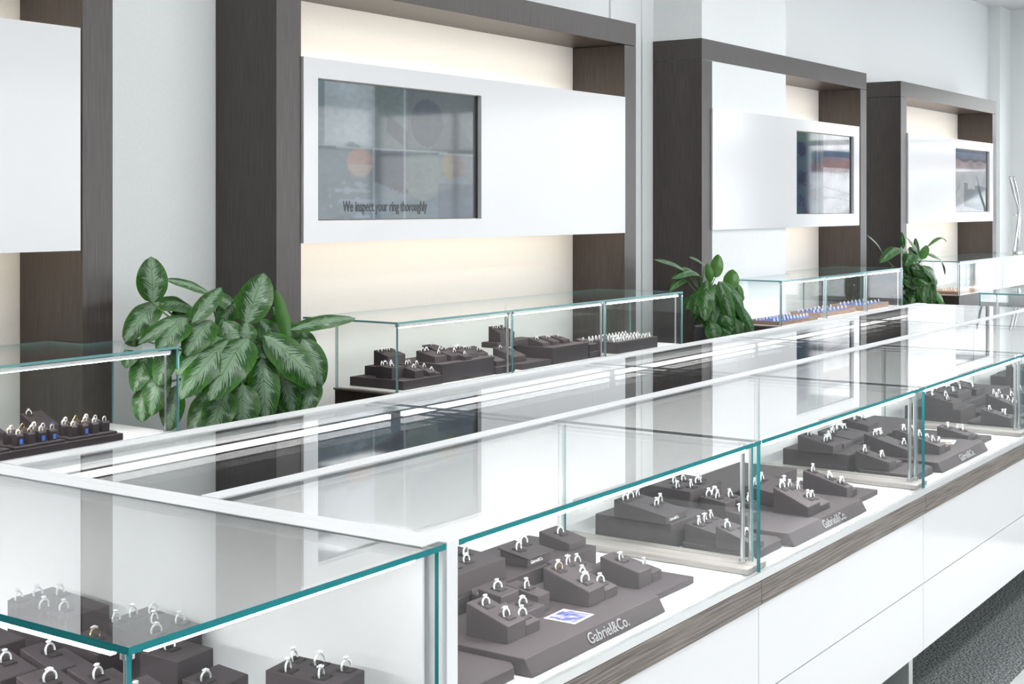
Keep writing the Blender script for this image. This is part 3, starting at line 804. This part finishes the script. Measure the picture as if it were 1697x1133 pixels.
# third counter (measured)
blk(2, 'sloping block on the riser', 4.296, 1.70, ZR, .08, .12, .026, .052, [(.5, .8), (.35, .3), (.75, .3)], style='wedge')
blk(2, 'low block beside the riser', 4.415, 1.71, ZR, .085, .10, .016, .026, [(.3, .6), (.7, .7)], style='wedge')
blk(2, 'long rear block on the step', 4.56, 1.74, .745, .17, .12, .020, .036, [(.12, .6), (.32, .7), (.52, .7), (.75, .6), (.9, .75)], style='wedge')
blk(2, 'cushioned block on the low board', 4.335, 1.53, .712, .12, .11, .028, .055, [(.2, .8), (.3, .3), (.78, .5)], style='split')
blk(2, 'long sloping block on the tray', 4.545, 1.54, ZT1, .085, .15, .026, .068, [(.3, .8), (.6, .8), (.8, .75), (.55, .2)], style='wedge')
blk(2, 'tallest sloping block at the tray front', 4.665, 1.475, ZT1, .115, .15, .028, .072, [(.2, .85), (.3, .5), (.3, .2), (.75, .45), (.8, .2)], style='split')
blk(2, 'block beside the orange card', 4.82, 1.60, ZT1, .10, .09, .026, .045, [(.3, .6), (.75, .5)], style='wedge')
blk(2, 'blue tagged block on the rear step', 4.80, 1.77, .745, .11, .10, .03, .05, [(.3, .6), (.75, .5)], style='wedge', metals=['blue', 'silver'])
blk(2, 'block on the lower board', 5.06, 1.50, ZT2, .12, .11, .026, .05, [(.25, .7), (.5, .3), (.8, .6)], style='split')
cd = thing('price_card', 'small white and orange card lying on the lettered tray of the third counter', 'card', (4.90, 1.50, ZT1 + .0003), .2)
bm = B(); box(bm, 0, .09, 0, .05, 0, .0007); obj('paper', bm, WHITETX, cd)
bm = B(); box(bm, .006, .035, .008, .044, .0007, .0011); obj('printed_picture', bm, ROSE, cd)
# fourth and fifth counters
gen = [(.07, 1.69, ZR, .12, .12, .024, .05, 3, 'wedge', 'sloping block on the riser'), (.06, 1.47, .712, .12, .11, .028, .055, 3, 'split', 'split block on the low board'),
       (.30, 1.50, ZT1, .11, .12, .028, .068, 4, 'split', 'tall split block on the tray'), (.44, 1.56, ZT1, .12, .11, .026, .055, 4, 'steps', 'three level block on the tray'),
       (.60, 1.49, ZT1, .12, .12, .028, .062, 3, 'split', 'cushioned block near the lettering'), (.33, 1.75, .745, .19, .13, .035, .045, 4, 'wedge', 'low box on the rear step'),
       (.60, 1.75, .745, .14, .12, .024, .044, 3, 'lid', 'lidded block on the rear step'), (.82, 1.52, ZT2, .13, .12, .030, .058, 3, 'wedge', 'broad block on the lower board')]
SP = {3: [(.25, .75), (.3, .25), (.78, .45)], 4: [(.22, .75), (.3, .25), (.75, .7), (.78, .25)]}
for i in (3, 4):
    for q in gen[:8 if i == 3 else 5]:
        blk(i, q[9], MX[i] + q[0], q[1], q[2], *q[3:7], SP[q[7]], style=q[8])
# corner case (measured from the part of it that shows)
CC = ' in the near corner case'
platform(rect(1.33, 1.585, 1.62, 2.30), ZD, .762, 'tall charcoal board at the left of the near corner case')
NUMS = ['', 'one ring', 'two rings', 'three rings', 'four rings', 'five rings', 'six rings', 'seven rings', 'eight rings']
def cblk(what, *a, **k):
    return ring_block(*a, f'{what} with {NUMS[len(a[7])]}, near corner case', f'ring on the {what}', **k)
cblk('square block alone by the front glass', 1.672, 1.478, ZD, .085, .135, .106, .112, [(.75, .88), (.8, .55), (.8, .18), (.2, .75), (.25, .3)], style='wedge', rz=.16)
cblk('low piece before the lone block', 1.60, 1.43, ZD, .12, .036, .070, .075, [(.5, .5)], style='wedge', rz=.12)
cblk('tall block behind the corner rod', 1.607, 1.767, ZD, .087, .085, .108, .112, [(.45, .62)], style='wedge', rz=.08)
cblk('dark low block before the tall one', 1.612, 1.692, ZD, .090, .066, .075, .082, [(.25, .5)], style='wedge', rz=.08)
cblk('six ring block seen through the top', 1.685, 1.90, ZD, .11, .135, .100, .114, [(.15, .88), (.5, .85), (.85, .75), (.55, .5), (.82, .25), (.2, .2)], style='wedge', rz=.08)
cblk('pale topped block at the rear', 1.675, 2.14, ZD, .11, .155, .100, .114, [(.15, .9), (.5, .85), (.8, .7), (.12, .45), (.3, .25)], style='wedge', rz=.08)
cblk('small block carrying the gold ring', 1.602, 1.965, ZD, .072, .09, .085, .100, [(.6, .6)], style='wedge', metals=['gold'])
cblk('leftmost block under the teal edge', 1.405, 1.955, .7625, .072, .09, .026, .046, [(.6, .5)], style='wedge')
cblk('second block under the teal edge', 1.485, 1.925, .7625, .080, .09, .024, .046, [(.4, .55)], style='split')
cblk('third block under the teal edge', 1.385, 1.80, .7625, .070, .09, .028, .050, [(.5, .55)], style='wedge')
cblk('fourth block under the teal edge', 1.462, 1.765, .7625, .080, .10, .022, .046, [(.3, .5)], style='split')
cblk('rear left block under the teal edge', 1.44, 2.10, .7625, .12, .12, .03, .04, [(.3, .5), (.7, .6)], style='wedge')
cblk('empty looking block beside the board', 1.40, 1.64, .7625, .11, .09, .028, .050, [(.5, .55)], style='wedge')

# ---------------------------------------------------------------- back case at the left: mini cushions
platform(rect(1.6, 3.555, 4.205, 4.55), .6682, .694, 'long charcoal board in the case at the left edge')
bm = B(); prism_x(bm, [(-.011, 0), (.011, 0), (.0135, .034), (.008, .040), (-.008, .040), (-.0135, .034)], -.015, .015)
bmesh.ops.bevel(bm, geom=bm.edges[:], offset=.001, segments=1, affect='EDGES')
CUSH = mesh_of(bm, 'cushion', [CHARCOAL], False)
bm = B(); box(bm, -.006, .006, -.0175, -.0145, .006, .023); TAG = mesh_of(bm, 'tag', [BLUETAG], False)
def cushion(x, y, z, label, group, rl, rg, metal, tag):
    c = bpy.data.objects.new('ring_cushion', None); c.location = (x, y, z); c.empty_display_size = .02; link(c)
    c.rotation_euler = (0, 0, random.uniform(-.15, .15)); setp(c, label, 'ring cushion', group)
    link(bpy.data.objects.new('cushion_body', CUSH), c)
    if tag: link(bpy.data.objects.new('blue_tag', TAG), c)
    ring((x, y, z + .0355), rl, rg, metal, 'blue' if tag and metal == 'silver' else None, .3, 0, 1.05)
for tname, x0, tags in (('right', 3.32, (1, 5, 8)), ('middle', 3.085, (0, 2, 3)), ('left', 2.85, (2,))):
    platform(rect(x0, x0 + .215, 4.215, 4.40), .694, .704, f'{tname} small charcoal tray of ring cushions in the case at the left edge')
    q = 0
    for jy in range(3):
        for ix in range(4 if tname != 'left' else 2):
            if jy == 2 and ix == 0: continue
            tg = q in tags
            cushion(x0 + .035 + ix * .048 + (.0 if tname != 'left' else .09), 4.245 + jy * .052, .704,
                    f'tapered charcoal ring cushion{" with blue tag" if tg else ""} on the {tname} small tray at the left edge', f'ring cushions on the {tname} small tray',
                    f'chunky ring on a cushion of the {tname} small tray at the left edge', f'chunky rings on the {tname} small tray',
                    ('chunky', 'gold', 'chunky', 'silver')[q % 4], tg)
            q += 1
blk(None, 'sloping block behind the right cushion tray', 3.33, 4.42, .694, .10, .10, .03, .075, [(.3, .85)], style='wedge')
blk(None, 'sloping block behind the middle cushion tray', 3.10, 4.42, .694, .10, .10, .03, .065, [(.3, .8), (.7, .4)], style='wedge')

# ---------------------------------------------------------------- back case under the large screen
UB = ' beneath the large screen'
platform(rect(5.255, 5.56, 4.225, 4.56), .6682, .712, 'low left charcoal platform' + UB)
platform(rect(5.36, 5.56, 4.42, 4.555), .7125, .755, 'black step on the left platform' + UB)
platform(rect(5.575, 6.02, 4.235, 4.56), .6682, .762, 'first high charcoal platform' + UB)
platform(rect(6.03, 6.20, 4.225, 4.45), .6682, .705, 'small low platform left of the first glass joint' + UB)
platform(rect(6.27, 6.56, 4.225, 4.50), .6682, .700, 'low platform right of the first glass joint' + UB)
platform(rect(6.57, 6.95, 4.225, 4.50), .6682, .762, 'second high charcoal platform' + UB)
platform(rect(6.36, 6.75, 4.45, 4.56), .7625, .792, 'upper step behind the second high platform' + UB)
platform(rect(6.965, 7.10, 4.225, 4.42), .6682, .703, 'small low platform left of the second glass joint' + UB)
platform(rect(7.26, 7.76, 4.215, 4.52), .6682, .735, 'long grey box holding rows of white rings' + UB)
bb = [('black block on the left platform', 5.285, 4.32, .712, .10, .10, .055, .06, [(.2, .75), (.5, .8), (.8, .7), (.4, .3)], 'wedge'),
      ('small front block on the left platform', 5.37, 4.245, .712, .07, .07, .036, .05, [(.5, .5)], 'wedge'),
      ('middle block on the left platform', 5.45, 4.33, .712, .09, .08, .04, .055, [(.25, .6), (.6, .7), (.85, .3)], 'wedge'),
      ('pale topped block behind the corner edge', 5.475, 4.235, .712, .085, .08, .018, .048, [(.35, .7), (.6, .35)], 'split'),
      ('highest block on the black step', 5.40, 4.44, .755, .14, .09, .05, .075, [(.15, .7), (.4, .8), (.6, .7), (.85, .4)], 'wedge'),
      ('lone dark block at the back', 5.80, 4.47, .762, .09, .07, .05, .06, [(.5, .5)], 'wedge'),
      ('left block on the first high platform', 5.60, 4.30, .762, .10, .12, .03, .055, [(.25, .8), (.6, .8), (.8, .3)], 'wedge'),
      ('second block on the first high platform', 5.72, 4.29, .762, .10, .12, .026, .055, [(.25, .75), (.6, .75), (.8, .3)], 'wedge'),
      ('front low block on the first high platform', 5.78, 4.245, .762, .06, .045, .02, .03, [(.5, .5)], 'wedge'),
      ('third block on the first high platform', 5.85, 4.29, .762, .11, .12, .026, .05, [(.2, .7), (.5, .75), (.8, .6)], 'wedge'),
      ('block on the small low platform', 6.06, 4.25, .705, .09, .09, .026, .05, [(.4, .6)], 'wedge'),
      ('stepped block behind the small low platform', 6.08, 4.40, .705, .12, .09, .05, .085, [(.3, .7), (.7, .4)], 'wedge'),
      ('long block by the first joint', 6.30, 4.30, .700, .12, .14, .03, .075, [(.3, .8), (.7, .5)], 'wedge'),
      ('tall stepped block on the upper step', 6.40, 4.46, .792, .14, .08, .05, .085, [(.15, .7), (.4, .6), (.7, .5), (.9, .3)], 'wedge'),
      ('left block on the second high platform', 6.585, 4.30, .762, .07, .10, .02, .045, [(.5, .6)], 'wedge'),
      ('middle block on the second high platform', 6.69, 4.30, .762, .07, .10, .02, .045, [(.5, .6)], 'wedge'),
      ('right block on the second high platform', 6.80, 4.30, .762, .07, .09, .02, .04, [(.5, .6)], 'wedge'),
      ('block left of the second glass joint', 6.99, 4.24, .703, .09, .10, .04, .07, [(.3, .6), (.7, .3)], 'wedge')]
for w_, x, y, z, w, d, a, b, sp, st in bb:
    blk(None, w_ + ', large screen case', x, y, z, w, d, a, b, sp, style=st)
for jy in range(3):
    for ix in range(12):
        small_ring((7.285 + ix * .040, 4.25 + jy * .085, .733), 'small white ring in a row on the long grey box beneath the large screen', 'white rings on the long grey box', random.uniform(-.3, .3), -.2)

# ---------------------------------------------------------------- case with tan trays
def tan_tray(x0, x1, y0, y1, z1, n, m, which):
    t = thing('ring_tray', f'{which} tan wooden ring tray in the case under the middle frame', 'ring tray', (x0, y0, .6682))
    w, d, h = x1 - x0, y1 - y0, z1 - .6682
    bm = B()
    box(bm, 0, w, 0, .008, 0, h); box(bm, 0, w, d - .008, d, 0, h); box(bm, 0, .008, .008, d - .008, 0, h); box(bm, w - .008, w, .008, d - .008, 0, h)
    obj('tray_rim', bm, TANWOOD, t)
    bm = B(); box(bm, .0085, w - .0085, .0085, d - .0085, 0, h - .004); obj('velvet_bed', bm, NAVY, t)
    for j in range(m):
        for i in range(n):
            small_ring((x0 + w * (i + .5) / n, y0 + d * (j + .5) / m, z1 - .006), f'small silver ring on the {which} tan tray under the middle frame', f'rings on the {which} tan tray', random.uniform(-.3, .3), -.2)
tan_tray(9.66, 10.34, 4.215, 4.50, .696, 11, 2, 'left')
tan_tray(10.50, 11.26, 4.26, 4.52, .704, 9, 2, 'middle')
tan_tray(11.38, 12.0, 4.24, 4.52, .712, 7, 2, 'right')
t = thing('ring_tray', 'tan tray of jewellery in the farthest case behind the third plant', 'ring tray', (13.95, 4.22, .6682))
bm = B(); box(bm, 0, .7, 0, .3, 0, .03); obj('tray_rim', bm, TANWOOD, t)
for j in range(2):
    for i in range(6):
        small_ring((14.0 + i * .09, 4.27 + j * .12, .6965), 'small ring on the tan tray in the farthest case', 'rings in the farthest case', random.uniform(-.3, .3), -.2)

# ---------------------------------------------------------------- chrome sculpture at the right edge
s_ = thing('metal_sculpture', 'slender crossed silver rods sculpture standing at the right edge', 'sculpture', (0, 0, 0))
def P(px, py, y=4.42): return pix(px, py, y=y)
bm = B(); tube(bm, [P(1674, 293), P(1680, 322), P(1687, 345), P(1688, 358), P(1685, 385), P(1681, 412), Vector((P(1680, 424).x, 4.42, 1.006))], .014, 8); obj('curved_rod', bm, CHROME, s_, True)
bm = B(); tube(bm, [P(1680, 293, 4.46), P(1686, 322, 4.46), P(1690, 350, 4.46), P(1689, 380, 4.46), Vector((P(1685, 424, 4.46).x, 4.46, 1.006))], .012, 8); obj('curved_rod', bm, CHROME, s_, True)
c0 = P(1704, 353)
bm = B(); tube(bm, [c0 + Vector((.12 * math.cos(a), 0, .14 * math.sin(a))) for a in [2 * math.pi * i / 24 for i in range(24)]], .010, 8, False, True); obj('hoop', bm, CHROME, s_, True)
bm = B(); tube(bm, [P(1679, 356, 4.44), P(1692, 357, 4.44)], .006, 6); obj('cross_pin', bm, CHROME, s_, True)
q0 = P(1682, 424, 4.44)
bm = B(); box(bm, q0.x - .09, q0.x + .09, 4.38, 4.50, 1.0005, 1.012); obj('base_plate', bm, CHROME, s_)

# ---------------------------------------------------------------- plants
def leaf(bm, uvl, base, tip, width, nrm, arch=.12, fold=.18, twist=0.0, mi=0, wav=0.0):
    base, tip = Vector(base), Vector(tip)
    ax = tip - base; L = ax.length; ax.normalize()
    n = (nrm - ax * nrm.dot(ax)).normalized()
    side = ax.cross(n).normalized()
    if twist: n = Matrix.Rotation(twist, 3, ax) @ n; side = Matrix.Rotation(twist, 3, ax) @ side
    NU, NV = 14, 6
    grid = []
    for i in range(NU + 1):
        u = i / NU
        hw = width / 2 * (math.sin(math.pi * min(1, u ** .88)) ** .58 if 0 < u < 1 else 0) * 1.04
        hw = max(hw, .0008)
        c = base + ax * (L * u) + n * (arch * L * math.sin(math.pi * u))
        row = []
        for j in range(NV + 1):
            v = j / NV * 2 - 1
            p = c + side * (hw * v) + n * (fold * hw * (abs(v) ** 1.3) * -1 + fold * hw * .2 + wav * hw * math.sin(u * 16 + v * 2) * abs(v))
            row.append(bm.verts.new(p))
        grid.append(row)
    for i in range(NU):
        for j in range(NV):
            f = bm.faces.new((grid[i][j], grid[i][j + 1], grid[i + 1][j + 1], grid[i + 1][j]))
            f.material_index = mi; f.smooth = True
            for lp, (a, b) in zip(f.loops, ((i, j), (i, j + 1), (i + 1, j + 1), (i + 1, j))):
                lp[uvl].uv = (a / NU, b / NV)

def plant(name, label, root, leaves, fillers, box_, mats, pot_z, scale_px, petals=True, arch=.12):
    """leaves: (base px, tip px, width px, depth of base, depth of tip)"""
    r = thing(name, label, 'plant', root)
    R0 = Vector(root)
    bm = B(); uvl = bm.loops.layers.uv.new('UVMap')
    st = B()
    crown = R0 + Vector((0, 0, pot_z + .05))
    def add(b, t, w, mi, ar=arch, tw=0.0):
        view = (Vector((0, 0, ZC)) - (b + t) / 2).normalized()
        nrm = (view * .8 + Vector((0, 0, .55))).normalized()
        leaf(bm, uvl, b - R0, t - R0, w, nrm, ar, .22, tw, mi, .04)
        s = crown - R0 + Vector((random.uniform(-.06, .06), random.uniform(-.05, .05), 0))
        m = (s + (b - R0)) / 2 + Vector((0, .02, .04))
        tube(st, [s, m, b - R0 + Vector((0, .004, -.002))], [.006, .005, .0028], 6)
    for q in leaves:
        (bx, by), (tx, ty), wpx, yb, yt = q[:5]
        mi = q[5] if len(q) > 5 else 0
        b = pix(bx, by, y=yb); t = pix(tx, ty, y=yt)
        add(b, t, wpx / scale_px, mi, arch if ty > by - 12 else .05, q[6] if len(q) > 6 else 0)
    for _ in range(fillers):
        x0, x1, y0, y1, z0, z1 = box_
        b = Vector((random.uniform(x0, x1), random.uniform(y0, y1), random.uniform(z0, z1)))
        a = random.uniform(0, 2 * math.pi)
        L = random.uniform(.14, .22) * scale_px ** 0 * petals
        t = b + Vector((math.cos(a) * L * .7, abs(math.sin(a)) * -.6 * L, -L * random.uniform(.2, .9)))
        add(b, t, L * random.uniform(.36, .46), random.choice((0, 1)))
    obj('foliage', bm, mats, r)
    obj('stems', st, STEM, r, True)
    p = B()
    prof = [(.10, 0), (.115, .02), (.14, pot_z), (.128, pot_z), (.126, pot_z - .02)]
    seg = 28
    rg = [[p.verts.new((q * math.cos(2 * math.pi * k / seg), q * math.sin(2 * math.pi * k / seg), h)) for k in range(seg)] for q, h in prof]
    for A_, B_ in zip(rg, rg[1:]):
        for k in range(seg): p.faces.new((A_[k], A_[(k + 1) % seg], B_[(k + 1) % seg], B_[k]))
    p.faces.new(rg[0])
    obj('pot', p, POT, r, True)
    p = B(); cyl(p, 0, 0, pot_z - .04, pot_z - .018, .1255, 28); obj('soil', p, SOIL, r)
    return r

def planter(x0, x1, z1, label):
    r = thing('plant_stand', label, 'plant stand', (x0, 4.2, 0))
    bm = B(); bbox(bm, 0, x1 - x0, .09, .38, 0, z1); obj('cabinet', bm, DARKWOOD, r)
planter(3.84, 5.16, .50, 'low dark stand between the left case and the case beneath the large screen')
planter(8.07, 9.58, .50, 'low dark stand carrying the second plant')
planter(12.24, 13.86, .50, 'low dark stand carrying the third plant')
f, k = 4.22, 4.36
lv = [((254, 502), (250, 425), 46, 4.34, 4.36), ((348, 486), (274, 463), 21, 4.42, 4.40), ((318, 535), (367, 476), 32, 4.26, 4.30),
      ((408, 537), (438, 452), 56, 4.22, 4.26), ((477, 566), (458, 480), 22, 4.22, 4.28, 2), ((480, 547), (589, 527), 30, 4.24, 4.22),
      ((408, 568), (407, 534), 34, 4.18, 4.20), ((322, 512), (248, 508), 34, 4.44, 4.42, 1), ((385, 510), (442, 474), 32, 4.44, 4.44, 1),
      ((402, 520), (350, 486), 38, 4.42, 4.40, 1), ((264, 500), (206, 566), 42, 4.40, 4.38), ((322, 528), (228, 570), 30, 4.32, 4.28),
      ((310, 530), (262, 582), 44, 4.30, 4.22), ((350, 530), (308, 590), 48, 4.28, 4.20), ((370, 532), (402, 588), 42, 4.26, 4.20),
      ((374, 558), (294, 622), 50, 4.26, 4.18), ((388, 562), (299, 662), 52, 4.20, 4.12), ((412, 560), (347, 664), 66, 4.16, 4.06),
      ((437, 556), (524, 642), 60, 4.18, 4.08), ((500, 560), (534, 640), 48, 4.24, 4.16), ((478, 560), (540, 600), 30, 4.30, 4.28, 1),
      ((434, 592), (441, 702), 50, 4.20, 4.12), ((458, 590), (487, 690), 48, 4.26, 4.18), ((522, 628), (503, 690), 40, 4.26, 4.20),
      ((402, 636), (402, 716), 54, 4.18, 4.12), ((376, 646), (348, 728), 50, 4.20, 4.12), ((350, 646), (320, 734), 42, 4.26, 4.18),
      ((455, 520), (490, 575), 38, 4.34, 4.30, 1), ((430, 530), (470, 590), 40, 4.32, 4.28, 1), ((290, 510), (318, 560), 34, 4.42, 4.38, 1),
      ((395, 500), (360, 545), 34, 4.40, 4.36, 1), ((340, 600), (330, 660), 40, 4.34, 4.28, 1), ((470, 600), (520, 680), 44, 4.34, 4.28, 1),
      ((245, 585), (222, 650), 34, 4.42, 4.38, 1), ((270, 600), (250, 690), 40, 4.36, 4.32), ((240, 640), (235, 700), 34, 4.40, 4.36), ((285, 570), (262, 640), 36, 4.34, 4.30, 1), ((290, 640), (280, 715), 38, 4.34, 4.30), ((225, 560), (208, 610), 30, 4.44, 4.42, 1), ((500, 548), (520, 590), 30, 4.34, 4.30, 1), ((380, 600), (360, 690), 44, 4.32, 4.26, 1), ((470, 545), (452, 508), 20, 4.32, 4.34, 0)]
plant('potted_plant', 'large bushy plant with silver streaked green leaves beside the near left case', (4.42, 4.44, .502), lv, 44,
      (4.12, 4.62, 4.30, 4.46, .66, .98), [LEAF_A, LEAF_B, LEAF_G], .20, 386, 1.0)
lv = [((1140, 452), (1084, 430), 14, 4.3, 4.3), ((1186, 460), (1190, 421), 21, 4.24, 4.26, 2), ((1210, 480), (1214, 446), 26, 4.24, 4.26, 2), ((1178, 468), (1172, 436), 14, 4.26, 4.28, 2),
      ((1168, 440), (1142, 426), 10, 4.3, 4.3), ((1172, 464), (1168, 532), 26, 4.2, 4.14), ((1192, 466), (1215, 545), 22, 4.2, 4.12), ((1196, 466), (1234, 524), 18, 4.22, 4.16),
      ((1216, 500), (1249, 556), 18, 4.24, 4.18, 1), ((1138, 464), (1110, 482), 14, 4.3, 4.28), ((1162, 460), (1113, 462), 20, 4.3, 4.28, 1), ((1178, 535), (1186, 566), 26, 4.2, 4.16),
      ((1200, 520), (1212, 540), 22, 4.16, 4.12), ((1160, 480), (1150, 520), 24, 4.3, 4.26, 1), ((1200, 480), (1200, 560), 24, 4.3, 4.26, 1), ((1220, 470), (1228, 500), 16, 4.28, 4.24, 2),
      ((1185, 470), (1180, 540), 26, 4.28, 4.22, 1), ((1215, 520), (1225, 562), 24, 4.26, 4.22, 1), ((1150, 455), (1128, 448), 16, 4.32, 4.3, 1)]
plant('potted_plant', 'second plant, dark glossy leaves drooping between the two far cases', (8.98, 4.44, .502), lv, 34,
      (8.70, 9.12, 4.28, 4.45, .66, .96), [LEAF_B, LEAF_B, LEAF_G], .20, 243, 1.1)
lv = [((1464, 424), (1436, 389), 8, 4.3, 4.3), ((1497, 412), (1494, 384), 8, 4.3, 4.3), ((1526, 432), (1502, 393), 10, 4.26, 4.28), ((1520, 430), (1517, 394), 10, 4.28, 4.3), ((1528, 430), (1536, 406), 14, 4.22, 4.24, 2),
      ((1537, 409), (1569, 401), 7, 4.22, 4.22, 2), ((1533, 420), (1566, 456), 12, 4.22, 4.2, 1), ((1500, 418), (1458, 436), 22, 4.3, 4.28, 1), ((1528, 440), (1552, 478), 16, 4.2, 4.16), ((1545, 480), (1562, 514), 14, 4.2, 4.18, 2),
      ((1535, 440), (1530, 500), 20, 4.24, 4.2, 1), ((1515, 420), (1500, 440), 24, 4.28, 4.26, 1), ((1540, 460), (1545, 510), 18, 4.24, 4.2, 1), ((1505, 412), (1520, 436), 22, 4.3, 4.28, 1), ((1525, 470), (1535, 512), 18, 4.24, 4.2, 1)]
plant('potted_plant', 'third and smallest looking plant with thin upright leaves near the end wall', (13.12, 4.44, .502), lv, 34,
      (12.80, 13.25, 4.28, 4.45, .68, 1.02), [LEAF_B, LEAF_B, LEAF_G], .20, 177, 1.2)
